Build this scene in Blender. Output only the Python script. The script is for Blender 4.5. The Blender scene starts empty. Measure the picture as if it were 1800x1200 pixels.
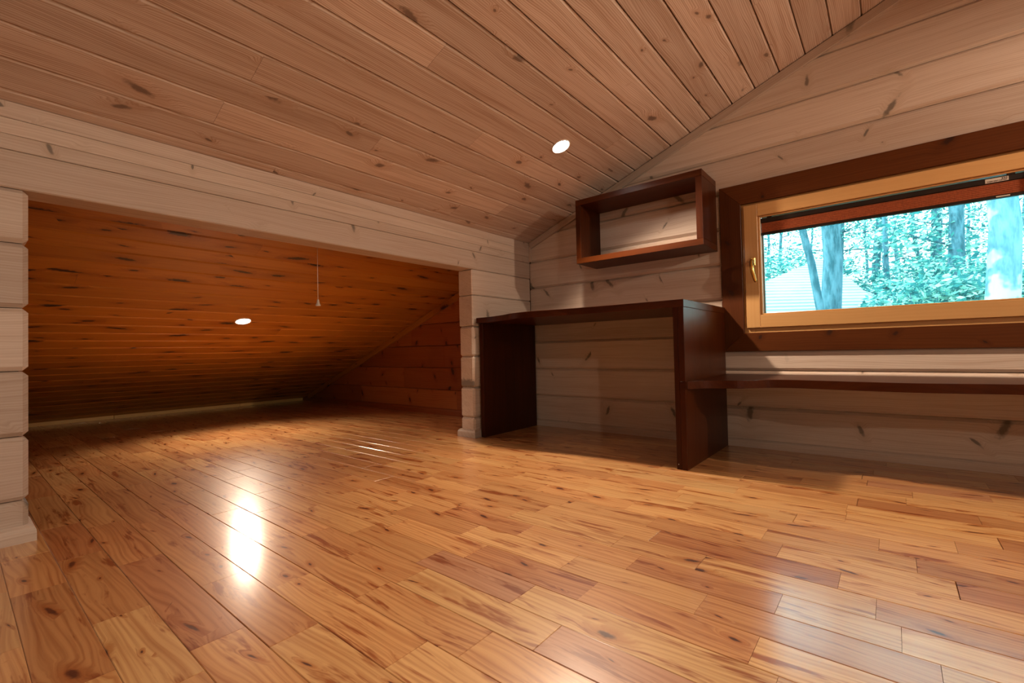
import bpy, bmesh, math, random
from mathutils import Vector, Matrix
random.seed(7)
S = bpy.context.scene
COL = S.collection

# ------------------------------------------------------------------ camera
cam_d = bpy.data.cameras.new('camera'); cam = bpy.data.objects.new('camera', cam_d); COL.objects.link(cam)
RT = Vector((0.77356296, 0.63333907, -0.02195383)); UP = Vector((0.0296827, -0.00160626, 0.99955808)); FW = Vector((-0.63302392, 0.77387276, 0.02004176))
M = Matrix.Identity(4)
for i in range(3):
    M[i][0] = RT[i]; M[i][1] = UP[i]; M[i][2] = -FW[i]
M[0][3], M[1][3], M[2][3] = 0, 0, 0.55
cam.matrix_world = M
cam_d.sensor_width = 36; cam_d.lens = 812.56 / 1800 * 36; cam_d.clip_start = 0.02
S.camera = cam
CAMP = Vector((0, 0, 0.55))

# ------------------------------------------------------------------ sky, sun, exposure
W = bpy.data.worlds.new('sky'); S.world = W; W.use_nodes = True
wn = W.node_tree; bg = wn.nodes['Background']
tc = wn.nodes.new('ShaderNodeTexCoord'); sx = wn.nodes.new('ShaderNodeSeparateXYZ'); rp = wn.nodes.new('ShaderNodeValToRGB')
wn.links.new(tc.outputs['Generated'], sx.inputs[0]); wn.links.new(sx.outputs[2], rp.inputs[0]); wn.links.new(rp.outputs[0], bg.inputs[0])
rp.color_ramp.elements[0].position = 0.0; rp.color_ramp.elements[0].color = (0.86, 0.98, 0.95, 1)
rp.color_ramp.elements[1].position = 1.0; rp.color_ramp.elements[1].color = (0.38, 0.70, 1.0, 1)
bg.inputs[1].default_value = 6.2
sun_d = bpy.data.lights.new('sun', 'SUN'); sun_d.energy = 6.0; sun_d.color = (0.85, 1.0, 0.97); sun_d.angle = 0.01
sun = bpy.data.objects.new('sun', sun_d); COL.objects.link(sun)
sun.rotation_euler = Vector((0.75, 0.30, -1.0)).to_track_quat('-Z', 'Y').to_euler()
S.view_settings.view_transform = 'Standard'; S.view_settings.look = 'None'; S.view_settings.gamma = 1
S.view_settings.use_curve_mapping = False; S.view_settings.exposure = 0.0
LAMP_W = 66.0; LAMP_COL = (1.0, 0.77, 0.57); ALC_W = 52.0

# ------------------------------------------------------------------ dimensions
GY = 2.76          # window gable, room face
PX = -2.07         # low wall with the opening, room face
PXB = -2.195       # its alcove face
RC, RS = 2.127, 0.375   # roof plane z = RC + RS x
RIDGE = 0.30; ZR = RC + RS * RIDGE
REAR = -2.0; SIDE = 2 * RIDGE - PX
EAVE = -5.60
OP0, OP1, OPZ = 0.160, 2.136, 1.083   # opening in the low wall
AY = 2.78          # alcove gable
def roofz(x): return RC + RS * x if x <= RIDGE else RC + RS * (2 * RIDGE - x)

# ------------------------------------------------------------------ node helper
class NT:
    def __init__(s, name):
        s.m = bpy.data.materials.new(name); s.m.use_nodes = True; s.t = s.m.node_tree
        s.b = s.t.nodes['Principled BSDF']; s.out = s.t.nodes['Material Output']
    def n(s, typ, **kw):
        nd = s.t.nodes.new(typ)
        for k, v in kw.items(): setattr(nd, k, v)
        return nd
    def link(s, a, b): s.t.links.new(a, b)
    def put(s, sock, v):
        if hasattr(v, 'is_linked') or isinstance(v, bpy.types.NodeSocket): s.link(v, sock)
        else: sock.default_value = v
    def math(s, op, a, b=0.0, c=0.0, clamp=False):
        nd = s.n('ShaderNodeMath', operation=op, use_clamp=clamp)
        s.put(nd.inputs[0], a); s.put(nd.inputs[1], b); s.put(nd.inputs[2], c); return nd.outputs[0]
    def vmath(s, op, a, b=(0, 0, 0)):
        nd = s.n('ShaderNodeVectorMath', operation=op); s.put(nd.inputs[0], a); s.put(nd.inputs[1], b)
        return nd.outputs['Value'] if op in ('LENGTH', 'DOT_PRODUCT') else nd.outputs['Vector']
    def mix(s, f, a, b, mode='MIX'):
        nd = s.n('ShaderNodeMix', data_type='RGBA', blend_type=mode); s.put(nd.inputs[0], f)
        for i, v in ((6, a), (7, b)):
            if isinstance(v, tuple): nd.inputs[i].default_value = (*v[:3], 1)
            else: s.link(v, nd.inputs[i])
        return nd.outputs[2]
    def step(s, x, e0, e1, o0=0.0, o1=1.0):
        nd = s.n('ShaderNodeMapRange', interpolation_type='SMOOTHSTEP'); s.put(nd.inputs[0], x)
        nd.inputs[1].default_value = e0; nd.inputs[2].default_value = e1; nd.inputs[3].default_value = o0; nd.inputs[4].default_value = o1
        return nd.outputs[0]
    def noise(s, vec, scale, detail=2.0, rough=0.5):
        nd = s.n('ShaderNodeTexNoise'); s.link(vec, nd.inputs['Vector']); nd.inputs['Scale'].default_value = scale
        nd.inputs['Detail'].default_value = detail; nd.inputs['Roughness'].default_value = rough; return nd.outputs[0]
    def ramp(s, f, cols):
        nd = s.n('ShaderNodeValToRGB'); s.put(nd.inputs[0], f); e = nd.color_ramp.elements
        while len(e) < len(cols): e.new(0.5)
        for i, (p, c) in enumerate(cols): e[i].position = p; e[i].color = (*c, 1)
        return nd.outputs[0]

def wood(name, tones, grain=(0.72, 0.62, 0.52), gstr=0.6, rings=170.0, wander=0.012, kd=(3.4, 9.0), kthr=0.45, ksize=(0.010, 0.006),
         knot=(0.10, 0.05, 0.03), halo=(0.45, 0.28, 0.16), hstr=0.5, rough=0.5, coat=0.0, coat_rough=0.1, bump=0.15, spec=0.4, cracks=0.0, streak=0.35, ringc=0.35, slant=1.2, kstr=1.0):
    g = NT(name)
    P = g.n('ShaderNodeAttribute', attribute_name='gco').outputs['Vector']
    T = g.n('ShaderNodeSeparateXYZ'); g.link(g.n('ShaderNodeAttribute', attribute_name='tone').outputs['Vector'], T.inputs[0])
    sp = g.n('ShaderNodeSeparateXYZ'); g.link(P, sp.inputs[0])
    # knots: one candidate per cell, kept by a random draw
    K = g.vmath('MULTIPLY', P, (kd[0], kd[1], 2.0))
    vo = g.n('ShaderNodeTexVoronoi', feature='F1', distance='EUCLIDEAN'); g.link(K, vo.inputs['Vector']); vo.inputs['Scale'].default_value = 1.0; vo.inputs['Randomness'].default_value = 0.85
    rc = g.n('ShaderNodeSeparateColor'); g.link(vo.outputs['Color'], rc.inputs[0])
    D = g.vmath('SUBTRACT', K, vo.outputs['Position'])
    wob = g.noise(P, 60.0, 2.0)
    size = g.math('MULTIPLY_ADD', g.math('POWER', rc.outputs[1], 2.0), 1.3, 0.40)
    D = g.vmath('MULTIPLY', D, (1 / kd[0] / ksize[0], 1 / kd[1] / ksize[1], 0.0))
    # slant the knot by its own random draw
    ds = g.n('ShaderNodeSeparateXYZ'); g.link(D, ds.inputs[0])
    sl = g.math('MULTIPLY_ADD', rc.outputs[2], 2 * slant, -slant)
    dx = g.math('MULTIPLY_ADD', ds.outputs[1], sl, ds.outputs[0])
    cb = g.n('ShaderNodeCombineXYZ'); g.link(dx, cb.inputs[0]); g.link(ds.outputs[1], cb.inputs[1])
    d = g.math('DIVIDE', g.vmath('LENGTH', cb.outputs[0]), size)
    d = g.math('ADD', d, g.math('MULTIPLY_ADD', wob, 1.2, -0.6))
    on = g.step(rc.outputs[0], kthr, kthr + 0.01)
    kn = g.math('MULTIPLY', g.math('MULTIPLY', g.step(d, 1.3, 0.5), on), kstr)
    hl = g.math('MULTIPLY', g.step(d, 4.0, 0.8), on)
    # grain: growth rings that flow round the knots
    lo = g.noise(g.vmath('MULTIPLY', P, (1.6, 7.0, 7.0)), 1.0, 2.0)
    field = g.math('MULTIPLY_ADD', lo, wander * 6, sp.outputs[1])
    field = g.math('MULTIPLY_ADD', hl, 0.020, field)
    field = g.math('MULTIPLY_ADD', sp.outputs[2], 0.4, field)
    ring = g.math('SINE', g.math('MULTIPLY', field, rings * 6.2832))
    ring = g.math('MULTIPLY_ADD', ring, 0.5, 0.5); ring = g.math('POWER', ring, 2.5)
    cbf = g.n('ShaderNodeCombineXYZ'); g.link(g.math('MULTIPLY', sp.outputs[0], 2.5), cbf.inputs[0]); g.link(g.math('MULTIPLY', field, 130.0), cbf.inputs[1]); g.link(g.math('MULTIPLY', sp.outputs[2], 40.0), cbf.inputs[2])
    st = g.noise(cbf.outputs[0], 1.0, 3.0, 0.6)
    cb2 = g.n('ShaderNodeCombineXYZ'); g.link(g.math('MULTIPLY', sp.outputs[0], 1.3), cb2.inputs[0]); g.link(g.math('MULTIPLY', field, 24.0), cb2.inputs[1]); g.link(g.math('MULTIPLY', sp.outputs[2], 9.0), cb2.inputs[2])
    broad = g.noise(cb2.outputs[0], 1.0, 2.0, 0.5)
    gm = g.math('ADD', g.math('MULTIPLY', ring, ringc), g.math('MULTIPLY', g.step(st, 0.40, 0.72), 0.55))
    gm = g.math('ADD', gm, g.math('MULTIPLY', g.step(broad, 0.42, 0.75), streak), clamp=True)
    base = g.ramp(T.outputs[0], tones)
    vary = g.math('MULTIPLY_ADD', T.outputs[1], 0.20, 0.90)
    cv = g.n('ShaderNodeCombineXYZ'); [g.link(vary, cv.inputs[i]) for i in range(3)]
    base = g.mix(1.0, base, cv.outputs[0], 'MULTIPLY')
    dark = g.mix(1.0, base, grain, 'MULTIPLY')
    c = g.mix(g.math('MULTIPLY', gm, gstr), base, dark)
    c = g.mix(g.math('MULTIPLY', hl, hstr), c, g.mix(1.0, base, halo, 'MULTIPLY'))
    if cracks > 0:   # dark mineral streaks and checks along the grain
        cb3 = g.n('ShaderNodeCombineXYZ'); g.link(g.math('MULTIPLY', sp.outputs[0], 4.0), cb3.inputs[0]); g.link(g.math('MULTIPLY', field, 34.0), cb3.inputs[1]); g.link(g.math('MULTIPLY', T.outputs[2], 40.0), cb3.inputs[2])
        cr = g.noise(cb3.outputs[0], 1.0, 4.0, 0.62)
        c = g.mix(g.math('MULTIPLY', g.step(cr, 0.555, 0.67), cracks), c, g.mix(1.0, base, (0.45, 0.22, 0.10), 'MULTIPLY'))
    c = g.mix(kn, c, knot)
    g.link(c, g.b.inputs['Base Color'])
    g.b.inputs['Roughness'].default_value = rough
    g.b.inputs['Specular IOR Level'].default_value = spec
    if coat: g.b.inputs['Coat Weight'].default_value = coat; g.b.inputs['Coat Roughness'].default_value = coat_rough; g.b.inputs['Coat IOR'].default_value = 1.62
    if bump:
        bp = g.n('ShaderNodeBump'); bp.inputs['Strength'].default_value = bump; bp.inputs['Distance'].default_value = 0.002
        hgt = g.math('SUBTRACT', g.math('MULTIPLY', st, -0.5), g.math('MULTIPLY', kn, 0.4))
        g.link(hgt, bp.inputs['Height']); g.link(bp.outputs[0], g.b.inputs['Normal'])
    return g.m

WHITE = wood('whitewashed_pine', [(0, (0.50, 0.40, 0.33)), (0.5, (0.60, 0.49, 0.41)), (1, (0.66, 0.55, 0.46))], grain=(0.74, 0.64, 0.56), gstr=0.8,
             rings=120, wander=0.010, kd=(2.3, 5.0), kthr=0.40, ksize=(0.011, 0.030), slant=2.4, kstr=0.85, knot=(0.15, 0.125, 0.10), halo=(0.80, 0.74, 0.66), hstr=0.55, rough=0.55, bump=0.25)
CEIL = wood('whitewashed_ceiling_pine', [(0, (0.58, 0.46, 0.385)), (0.5, (0.63, 0.50, 0.42)), (1, (0.67, 0.54, 0.455))], grain=(0.60, 0.47, 0.38), gstr=0.95,
            rings=150, wander=0.010, kd=(2.6, 8.0), kthr=0.35, ksize=(0.022, 0.013), slant=1.0, kstr=0.85, knot=(0.15, 0.095, 0.07), halo=(0.72, 0.58, 0.48), hstr=0.6, rough=0.5, bump=0.3, ringc=0.6)
STAIN = wood('orange_stained_pine', [(0, (0.45, 0.170, 0.018)), (0.5, (0.50, 0.195, 0.022)), (1, (0.55, 0.22, 0.026))], grain=(0.66, 0.50, 0.40), gstr=0.7,
             rings=110, kd=(4.2, 8.0), kthr=0.35, ksize=(0.034, 0.012), knot=(0.035, 0.010, 0.004), halo=(0.60, 0.42, 0.32), hstr=0.6, rough=0.38, bump=0.2, spec=0.5)
STAINW = wood('orange_stained_log', [(0, (0.26, 0.065, 0.013)), (0.5, (0.36, 0.10, 0.02)), (1, (0.44, 0.14, 0.03))], grain=(0.66, 0.50, 0.40), gstr=0.7,
              rings=70, kd=(3.4, 6.0), kthr=0.35, ksize=(0.012, 0.026), knot=(0.05, 0.015, 0.006), halo=(0.62, 0.42, 0.32), hstr=0.6, rough=0.4, bump=0.2, spec=0.5)
MAHO = wood('dark_mahogany', [(0, (0.046, 0.0095, 0.0018)), (0.5, (0.060, 0.013, 0.0025)), (1, (0.080, 0.019, 0.0035))], grain=(0.50, 0.40, 0.36), gstr=0.7,
            rings=60, kd=(1.0, 3.0), kthr=1.1, rough=0.33, bump=0.12, spec=0.16, streak=0.6)
CASE = wood('dark_stained_casing', [(0, (0.075, 0.020, 0.004)), (0.5, (0.095, 0.026, 0.005)), (1, (0.12, 0.034, 0.007))], grain=(0.62, 0.5, 0.45), gstr=0.7,
            rings=80, kd=(3.2, 6.0), kthr=0.5, ksize=(0.012, 0.014), knot=(0.035, 0.012, 0.006), halo=(0.6, 0.5, 0.42), rough=0.42, bump=0.2, spec=0.2)
FRAME = wood('varnished_pine', [(0, (0.60, 0.34, 0.13)), (1, (0.66, 0.38, 0.15))], grain=(0.86, 0.76, 0.62), gstr=0.4, rings=60, kd=(1, 3), kthr=1.1, rough=0.38, bump=0.08, coat=0.2)
EAVEB = wood('raw_pine_strip', [(0, (0.78, 0.48, 0.16)), (1, (0.85, 0.55, 0.20))], grain=(0.8, 0.66, 0.5), gstr=0.5, rings=60, kd=(1, 3), kthr=1.1, rough=0.5, bump=0.08)
FLOOR = wood('varnished_knotty_floor', [(0.0, (0.80, 0.51, 0.22)), (0.25, (0.74, 0.435, 0.175)), (0.5, (0.67, 0.36, 0.14)), (0.72, (0.60, 0.30, 0.115)), (0.86, (0.52, 0.235, 0.09)), (1.0, (0.55, 0.29, 0.16))],
             grain=(0.58, 0.38, 0.25), gstr=0.9, rings=75, wander=0.016, kd=(6.0, 10.5), kthr=0.42, ksize=(0.0125, 0.0055), slant=1.6, knot=(0.085, 0.020, 0.008), halo=(0.62, 0.38, 0.22), hstr=0.8,
             rough=0.42, coat=1.0, coat_rough=0.19, bump=0.12, cracks=1.0, ringc=0.35)

def plain(name, col, rough=0.5, metal=0.0, emit=None, es=0.0, var=0.0, scale=20.0, spec=0.5):
    g = NT(name)
    if var:
        co = g.n('ShaderNodeTexCoord').outputs['Object']
        nz = g.noise(co, scale, 3.0)
        c = g.mix(g.step(nz, 0.35, 0.65), col, tuple(x * (1 - var) for x in col)); g.link(c, g.b.inputs['Base Color'])
    else: g.b.inputs['Base Color'].default_value = (*col, 1)
    g.b.inputs['Roughness'].default_value = rough; g.b.inputs['Metallic'].default_value = metal; g.b.inputs['Specular IOR Level'].default_value = spec
    if emit: g.b.inputs['Emission Color'].default_value = (*emit, 1); g.b.inputs['Emission Strength'].default_value = es
    return g.m
CORE = plain('dark_joint_timber', (0.10, 0.055, 0.03), 0.8, var=0.3)
COREW = plain('pale_joint_timber', (0.22, 0.14, 0.09), 0.8, var=0.3)
BRASS = plain('polished_brass', (0.80, 0.52, 0.14), 0.22, 1.0, var=0.1, scale=60)
WPLAST = plain('white_plastic', (0.75, 0.70, 0.62), 0.4, var=0.05)
RIMM = plain('white_enamel_rim', (0.80, 0.74, 0.66), 0.35, var=0.05)
LENS = plain('glowing_lens', (0.9, 0.85, 0.8), 0.5, emit=(1.0, 0.93, 0.84), es=45.0)
BLIND_D = plain('dark_brown_aluminium', (0.022, 0.012, 0.008), 0.4, 0.3, var=0.2)
LABELM = plain('paper_label', (0.62, 0.54, 0.46), 0.6, var=0.05)
INK = plain('label_ink', (0.08, 0.05, 0.04), 0.6, var=0.1)
SPACER = plain('grey_glazing_spacer', (0.42, 0.46, 0.46), 0.4, 0.3, var=0.1)

def fabric_mat():
    g = NT('terracotta_blind_fabric'); co = g.n('ShaderNodeTexCoord').outputs['Object']
    wv = g.noise(g.vmath('MULTIPLY', co, (300, 300, 60)), 1.0, 2.0)
    g.link(g.mix(g.step(wv, 0.35, 0.65), (0.36, 0.085, 0.025), (0.27, 0.06, 0.018)), g.b.inputs['Base Color']); g.b.inputs['Roughness'].default_value = 0.8
    return g.m
FABRIC = fabric_mat()
def glass_mat():
    g = NT('window_glass'); g.t.nodes.remove(g.b)
    tr = g.n('ShaderNodeBsdfTransparent'); tr.inputs[0].default_value = (0.90, 0.98, 0.97, 1)
    gl = g.n('ShaderNodeBsdfGlossy'); gl.inputs['Roughness'].default_value = 0.02
    fr = g.n('ShaderNodeFresnel'); fr.inputs[0].default_value = 1.45
    mx = g.n('ShaderNodeMixShader'); g.link(fr.outputs[0], mx.inputs[0]); g.link(tr.outputs[0], mx.inputs[1]); g.link(gl.outputs[0], mx.inputs[2]); g.link(mx.outputs[0], g.out.inputs[0])
    return g.m
GLASS = glass_mat()

# ------------------------------------------------------------------ mesh helpers
def tag(o, label=None, cat=None, group=None, kind=None):
    for k, v in (('label', label), ('category', cat), ('group', group), ('kind', kind)):
        if v: o[k] = v
    return o
def empty(name, loc=(0, 0, 0)):
    o = bpy.data.objects.new(name, None); COL.objects.link(o); o.location = loc; o.empty_display_size = 0.1; return o
class MB:
    """collects shapes into one mesh, with the grain coordinate and the board's own tone on every vertex"""
    def __init__(s): s.v = []; s.f = []; s.g = []; s.t = []; s.sm = []
    def add(s, vs, fs, gs=None, tone=None, off=None, smooth=False):
        b = len(s.v); s.v += [tuple(v) for v in vs]; s.f += [tuple(i + b for i in f) for f in fs]
        tone = tone or (random.random(), random.random(), random.random())
        off = off or (random.uniform(0, 60), random.uniform(0, 60), random.uniform(0, 60))
        gs = gs or vs
        s.g += [(q[0] + off[0], q[1] + off[1], q[2] + off[2]) for q in gs]; s.t += [tone] * len(vs); s.sm += [smooth] * len(fs)
    def box(s, a, b, long=0, ch=0.0, tone=None, off=None, wide=None):
        """box from corner a to corner b; long = axis the grain follows; ch = chamfer of every edge"""
        bm = bmesh.new(); bmesh.ops.create_cube(bm, size=1.0)
        for v in bm.verts: v.co = Vector([(a[i] + b[i]) / 2 + v.co[i] * (b[i] - a[i]) for i in range(3)])
        if ch: bmesh.ops.bevel(bm, geom=bm.edges[:], offset=ch, segments=1, affect='EDGES', profile=0.5)
        bm.verts.ensure_lookup_table(); bm.verts.index_update()
        vs = [v.co[:] for v in bm.verts]; fs = [[v.index for v in f.verts] for f in bm.faces]; bm.free()
        oth = [i for i in range(3) if i != long]
        # width runs over the wider of the other two axes
        if abs(b[oth[0]] - a[oth[0]]) < abs(b[oth[1]] - a[oth[1]]): oth.reverse()
        if wide is not None: oth = [wide] + [i for i in oth if i != wide]
        s.add(vs, fs, [(v[long], v[oth[0]], v[oth[1]]) for v in vs], tone, off)
    def piece(s, poly, O, U, V, Wd, t, c, ins=None, tone=None, off=None, grain='u'):
        """convex polygon (counter-clockwise in U,V) laid at origin O, thickness t behind its face, chamfer depth c; ins = inset per edge"""
        n = len(poly)
        if ins is None: ins = [c] * n
        P = [Vector(p) for p in poly]; L = []
        for i in range(n):
            a, b = P[i], P[(i + 1) % n]; d = (b - a).normalized(); nn = Vector((-d.y, d.x)); L.append((a + nn * ins[i], d))
        F = []
        for i in range(n):
            (p, d), (q, e) = L[i - 1], L[i]; det = d.x * e.y - d.y * e.x
            if abs(det) < 1e-9: F.append(q); continue
            w = q - p; k = (w.x * e.y - w.y * e.x) / det; F.append(p + d * k)
        loc = [(p.x, p.y, -t) for p in P] + [(p.x, p.y, -c) for p in P] + [(p.x, p.y, 0.0) for p in F]
        U, V, Wd, O = Vector(U), Vector(V), Vector(Wd), Vector(O)
        vs = [O + U * a + V * b + Wd * h for a, b, h in loc]
        fs = [list(range(2 * n, 3 * n)), list(range(n))[::-1]]
        for k in (0, 1):
            for i in range(n):
                j = (i + 1) % n; fs.append((k * n + i, k * n + j, (k + 1) * n + j, (k + 1) * n + i))
        if grain == 'v': loc = [(b, a, h) for a, b, h in loc]
        s.add(vs, fs, loc, tone, off)
    def tube(s, pts, rad, seg=12, caps=True, smooth=True, squash=None):
        pts = [Vector(p) for p in pts]; n = len(pts)
        rad = rad if isinstance(rad, (list, tuple)) else [rad] * n
        vs = []; fs = []; prev = None
        for i, p in enumerate(pts):
            d = (pts[min(i + 1, n - 1)] - pts[max(i - 1, 0)]).normalized()
            if prev is None:
                prev = Vector((1, 0, 0)) if abs(d.x) < 0.8 else Vector((0, 1, 0))
            a = (prev - d * prev.dot(d)).normalized(); b = d.cross(a); prev = a
            for k in range(seg):
                th = 2 * math.pi * k / seg; vs.append(p + a * math.cos(th) * rad[i] + b * math.sin(th) * rad[i])
        for i in range(n - 1):
            for k in range(seg):
                j = (k + 1) % seg; fs.append((i * seg + k, i * seg + j, (i + 1) * seg + j, (i + 1) * seg + k))
        if caps: fs.append(tuple(range(seg))[::-1]); fs.append(tuple(range((n - 1) * seg, n * seg)))
        s.add(vs, fs, smooth=smooth)
    def lathe(s, prof, O, A, seg=32, smooth=True):
        """profile of (radius, height) turned round axis A through O"""
        A = Vector(A).normalized(); a = A.orthogonal().normalized(); b = A.cross(a); O = Vector(O)
        vs = [O + A * h + (a * math.cos(2 * math.pi * k / seg) + b * math.sin(2 * math.pi * k / seg)) * r for r, h in prof for k in range(seg)]
        fs = [(i * seg + k, i * seg + (k + 1) % seg, (i + 1) * seg + (k + 1) % seg, (i + 1) * seg + k) for i in range(len(prof) - 1) for k in range(seg)]
        fs.append(tuple(range(seg))[::-1]); fs.append(tuple(range((len(prof) - 1) * seg, len(prof) * seg)))
        s.add(vs, fs, smooth=smooth)
    def build(s, name, mat, parent=None, bev=0.0):
        me = bpy.data.meshes.new(name); me.from_pydata(s.v, [], s.f); me.materials.append(mat)
        for nm, dat in (('gco', s.g), ('tone', s.t)):
            at = me.attributes.new(nm, 'FLOAT_VECTOR', 'POINT'); at.data.foreach_set('vector', [x for q in dat for x in q])
        me.polygons.foreach_set('use_smooth', s.sm)
        bm = bmesh.new(); bm.from_mesh(me); bmesh.ops.recalc_face_normals(bm, faces=bm.faces[:]); bm.to_mesh(me); bm.free()
        me.update()
        o = bpy.data.objects.new(name, me); COL.objects.link(o)
        if parent: o.parent = parent; o.matrix_parent_inverse = Matrix.Translation(-parent.location) if parent.type == 'EMPTY' else Matrix.Identity(4)
        if bev:
            md = o.modifiers.new('bevel', 'BEVEL'); md.width = bev; md.segments = 2; md.limit_method = 'ANGLE'
        return o
def clip(poly, a, b, c):
    """keep the part of a convex polygon where a x + b y <= c"""
    out = []
    for i in range(len(poly)):
        p, q = poly[i], poly[(i + 1) % len(poly)]; fp, fq = a * p[0] + b * p[1] - c, a * q[0] + b * q[1] - c
        if fp <= 0: out.append(p)
        if (fp < 0 < fq) or (fq < 0 < fp):
            k = fp / (fp - fq); out.append((p[0] + (q[0] - p[0]) * k, p[1] + (q[1] - p[1]) * k))
    r = []
    for p in out:
        if not r or (abs(p[0] - r[-1][0]) + abs(p[1] - r[-1][1])) > 1e-4: r.append(p)
    if len(r) > 1 and (abs(r[0][0] - r[-1][0]) + abs(r[0][1] - r[-1][1])) < 1e-4: r.pop()
    return r
X, Y, Z = (1, 0, 0), (0, 1, 0), (0, 0, 1)

# ------------------------------------------------------------------ floor
fm = MB(); fm.box((EAVE - 0.4, REAR - 0.2, -0.12), (SIDE + 0.2, AY + 0.2, -0.016))
floor = tag(fm.build('floor', CORE), kind='structure')
Y0, BW = 0.191, 0.0979
# butt joints and tones read from the photograph for the nearest rows: row -> [(start x, tone)]
known = {0: [(-2.15, .86), (-1.78, .62), (-1.30, .12), (-0.95, .5)],
         1: [(-2.5, .3), (-2.05, .66), (-1.607, .88), (-1.034, .45)],
         2: [(-2.54, .6), (-1.95, .62), (-1.30, .70), (-0.925, .15)],
         3: [(-1.53, .62), (-1.15, .40), (-0.700, .18)],
         4: [(-1.45, .55), (-0.95, .50), (-0.62, .42), (-0.25, .1)],
         5: [(-1.40, .66), (-1.16, .62), (-0.931, .08), (-0.523, 1.0), (-0.12, .3)],
         6: [(-1.30, .55), (-0.98, .97), (-0.659, .02), (-0.16, .25)],
         7: [(-1.25, .5), (-0.901, .84), (-0.549, .66), (-0.207, .05), (0.13, .3)],
         8: [(-1.35, .7), (-1.02, .3), (-0.66, .42), (-0.33, .70), (0.05, .3)],
         9: [(-1.21, .8), (-0.88, .5), (-0.527, .82), (-0.20, .35), (0.0, .06)],
         10: [(-1.0, .25), (-0.62, .45), (-0.39, .3), (-0.039, .72), (0.30, .4)],
         11: [(-0.95, .4), (-0.55, .86), (-0.108, .28), (0.24, .5)],
         12: [(-0.92, .45), (-0.60, .7), (-0.246, .10), (0.10, .88)],
         13: [(-1.1, .5), (-0.72, .3), (-0.30, .33), (0.034, .70)],
         14: [(-0.95, .15), (-0.55, .5), (-0.040, .45)],
         15: [(-1.0, .35), (-0.62, .22), (-0.25, .3), (0.12, .62)]}
lam = []
for k in range(int((REAR - Y0) // BW), int((AY - Y0) / BW) + 1):
    ya, yb = Y0 + k * BW, Y0 + (k + 1) * BW
    ya = max(ya, REAR); yb = min(yb, AY)
    if yb - ya < 0.01: continue
    js = list(known.get(k, []))
    if not js: js = [(random.uniform(-1, 0), random.random() ** 0.8)]
    x = js[0][0]
    while x > EAVE:
        x -= random.choice((0.30, 0.34, 0.34, 0.40, 0.52)); js.insert(0, (x, min(0.9, 0.25 + 0.55 * random.random())))
    x = js[-1][0]
    while x < SIDE:
        x += random.choice((0.30, 0.34, 0.34, 0.40, 0.52)); js.append((x, random.random() * 0.85))
    for i in range(len(js) - 1):
        a, b = max(js[i][0], EAVE), min(js[i + 1][0], SIDE)
        if b - a > 0.01: lam.append((a, b, ya, yb, js[i][1], (i * 7 + k * 3) % 4 == 0))
def scr(a, b, ya, yb):
    c = Vector(((a + b) / 2, (ya + yb) / 2, 0)) - CAMP; z = c.dot(FW)
    if z < 0.3: return 0
    u, v = c.dot(RT) / z, c.dot(UP) / z
    if abs(u) > 1.3 or abs(v) > 0.95: return 0
    return (b - a) * (yb - ya) / (z ** 3)
lam.sort(key=lambda q: -scr(*q[:4]))
rest = MB()
for i, (a, b, ya, yb, tn, endj) in enumerate(lam):
    m = MB() if i < 300 else rest
    h = random.uniform(-0.0003, 0.0003)
    # long edges eased, butt joints tight except at true board ends
    e = 0.0012
    m.piece([(a, ya + 0.0003), (b - (0.0012 if endj else 0.0002), ya + 0.0003), (b - (0.0012 if endj else 0.0002), yb - 0.0003), (a + (0.0004 if endj else 0.0001), yb - 0.0003)][:4],
            (0, 0, h), X, Y, Z, 0.0155, e, [e, e if endj else 0.0002, e, 0.0002], tone=(tn, random.random(), random.random()))
    if i < 300: m.build('floor_board', FLOOR, floor)
if rest.v: tag(rest.build('far_floor_boards', FLOOR, floor), kind='stuff')

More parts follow.
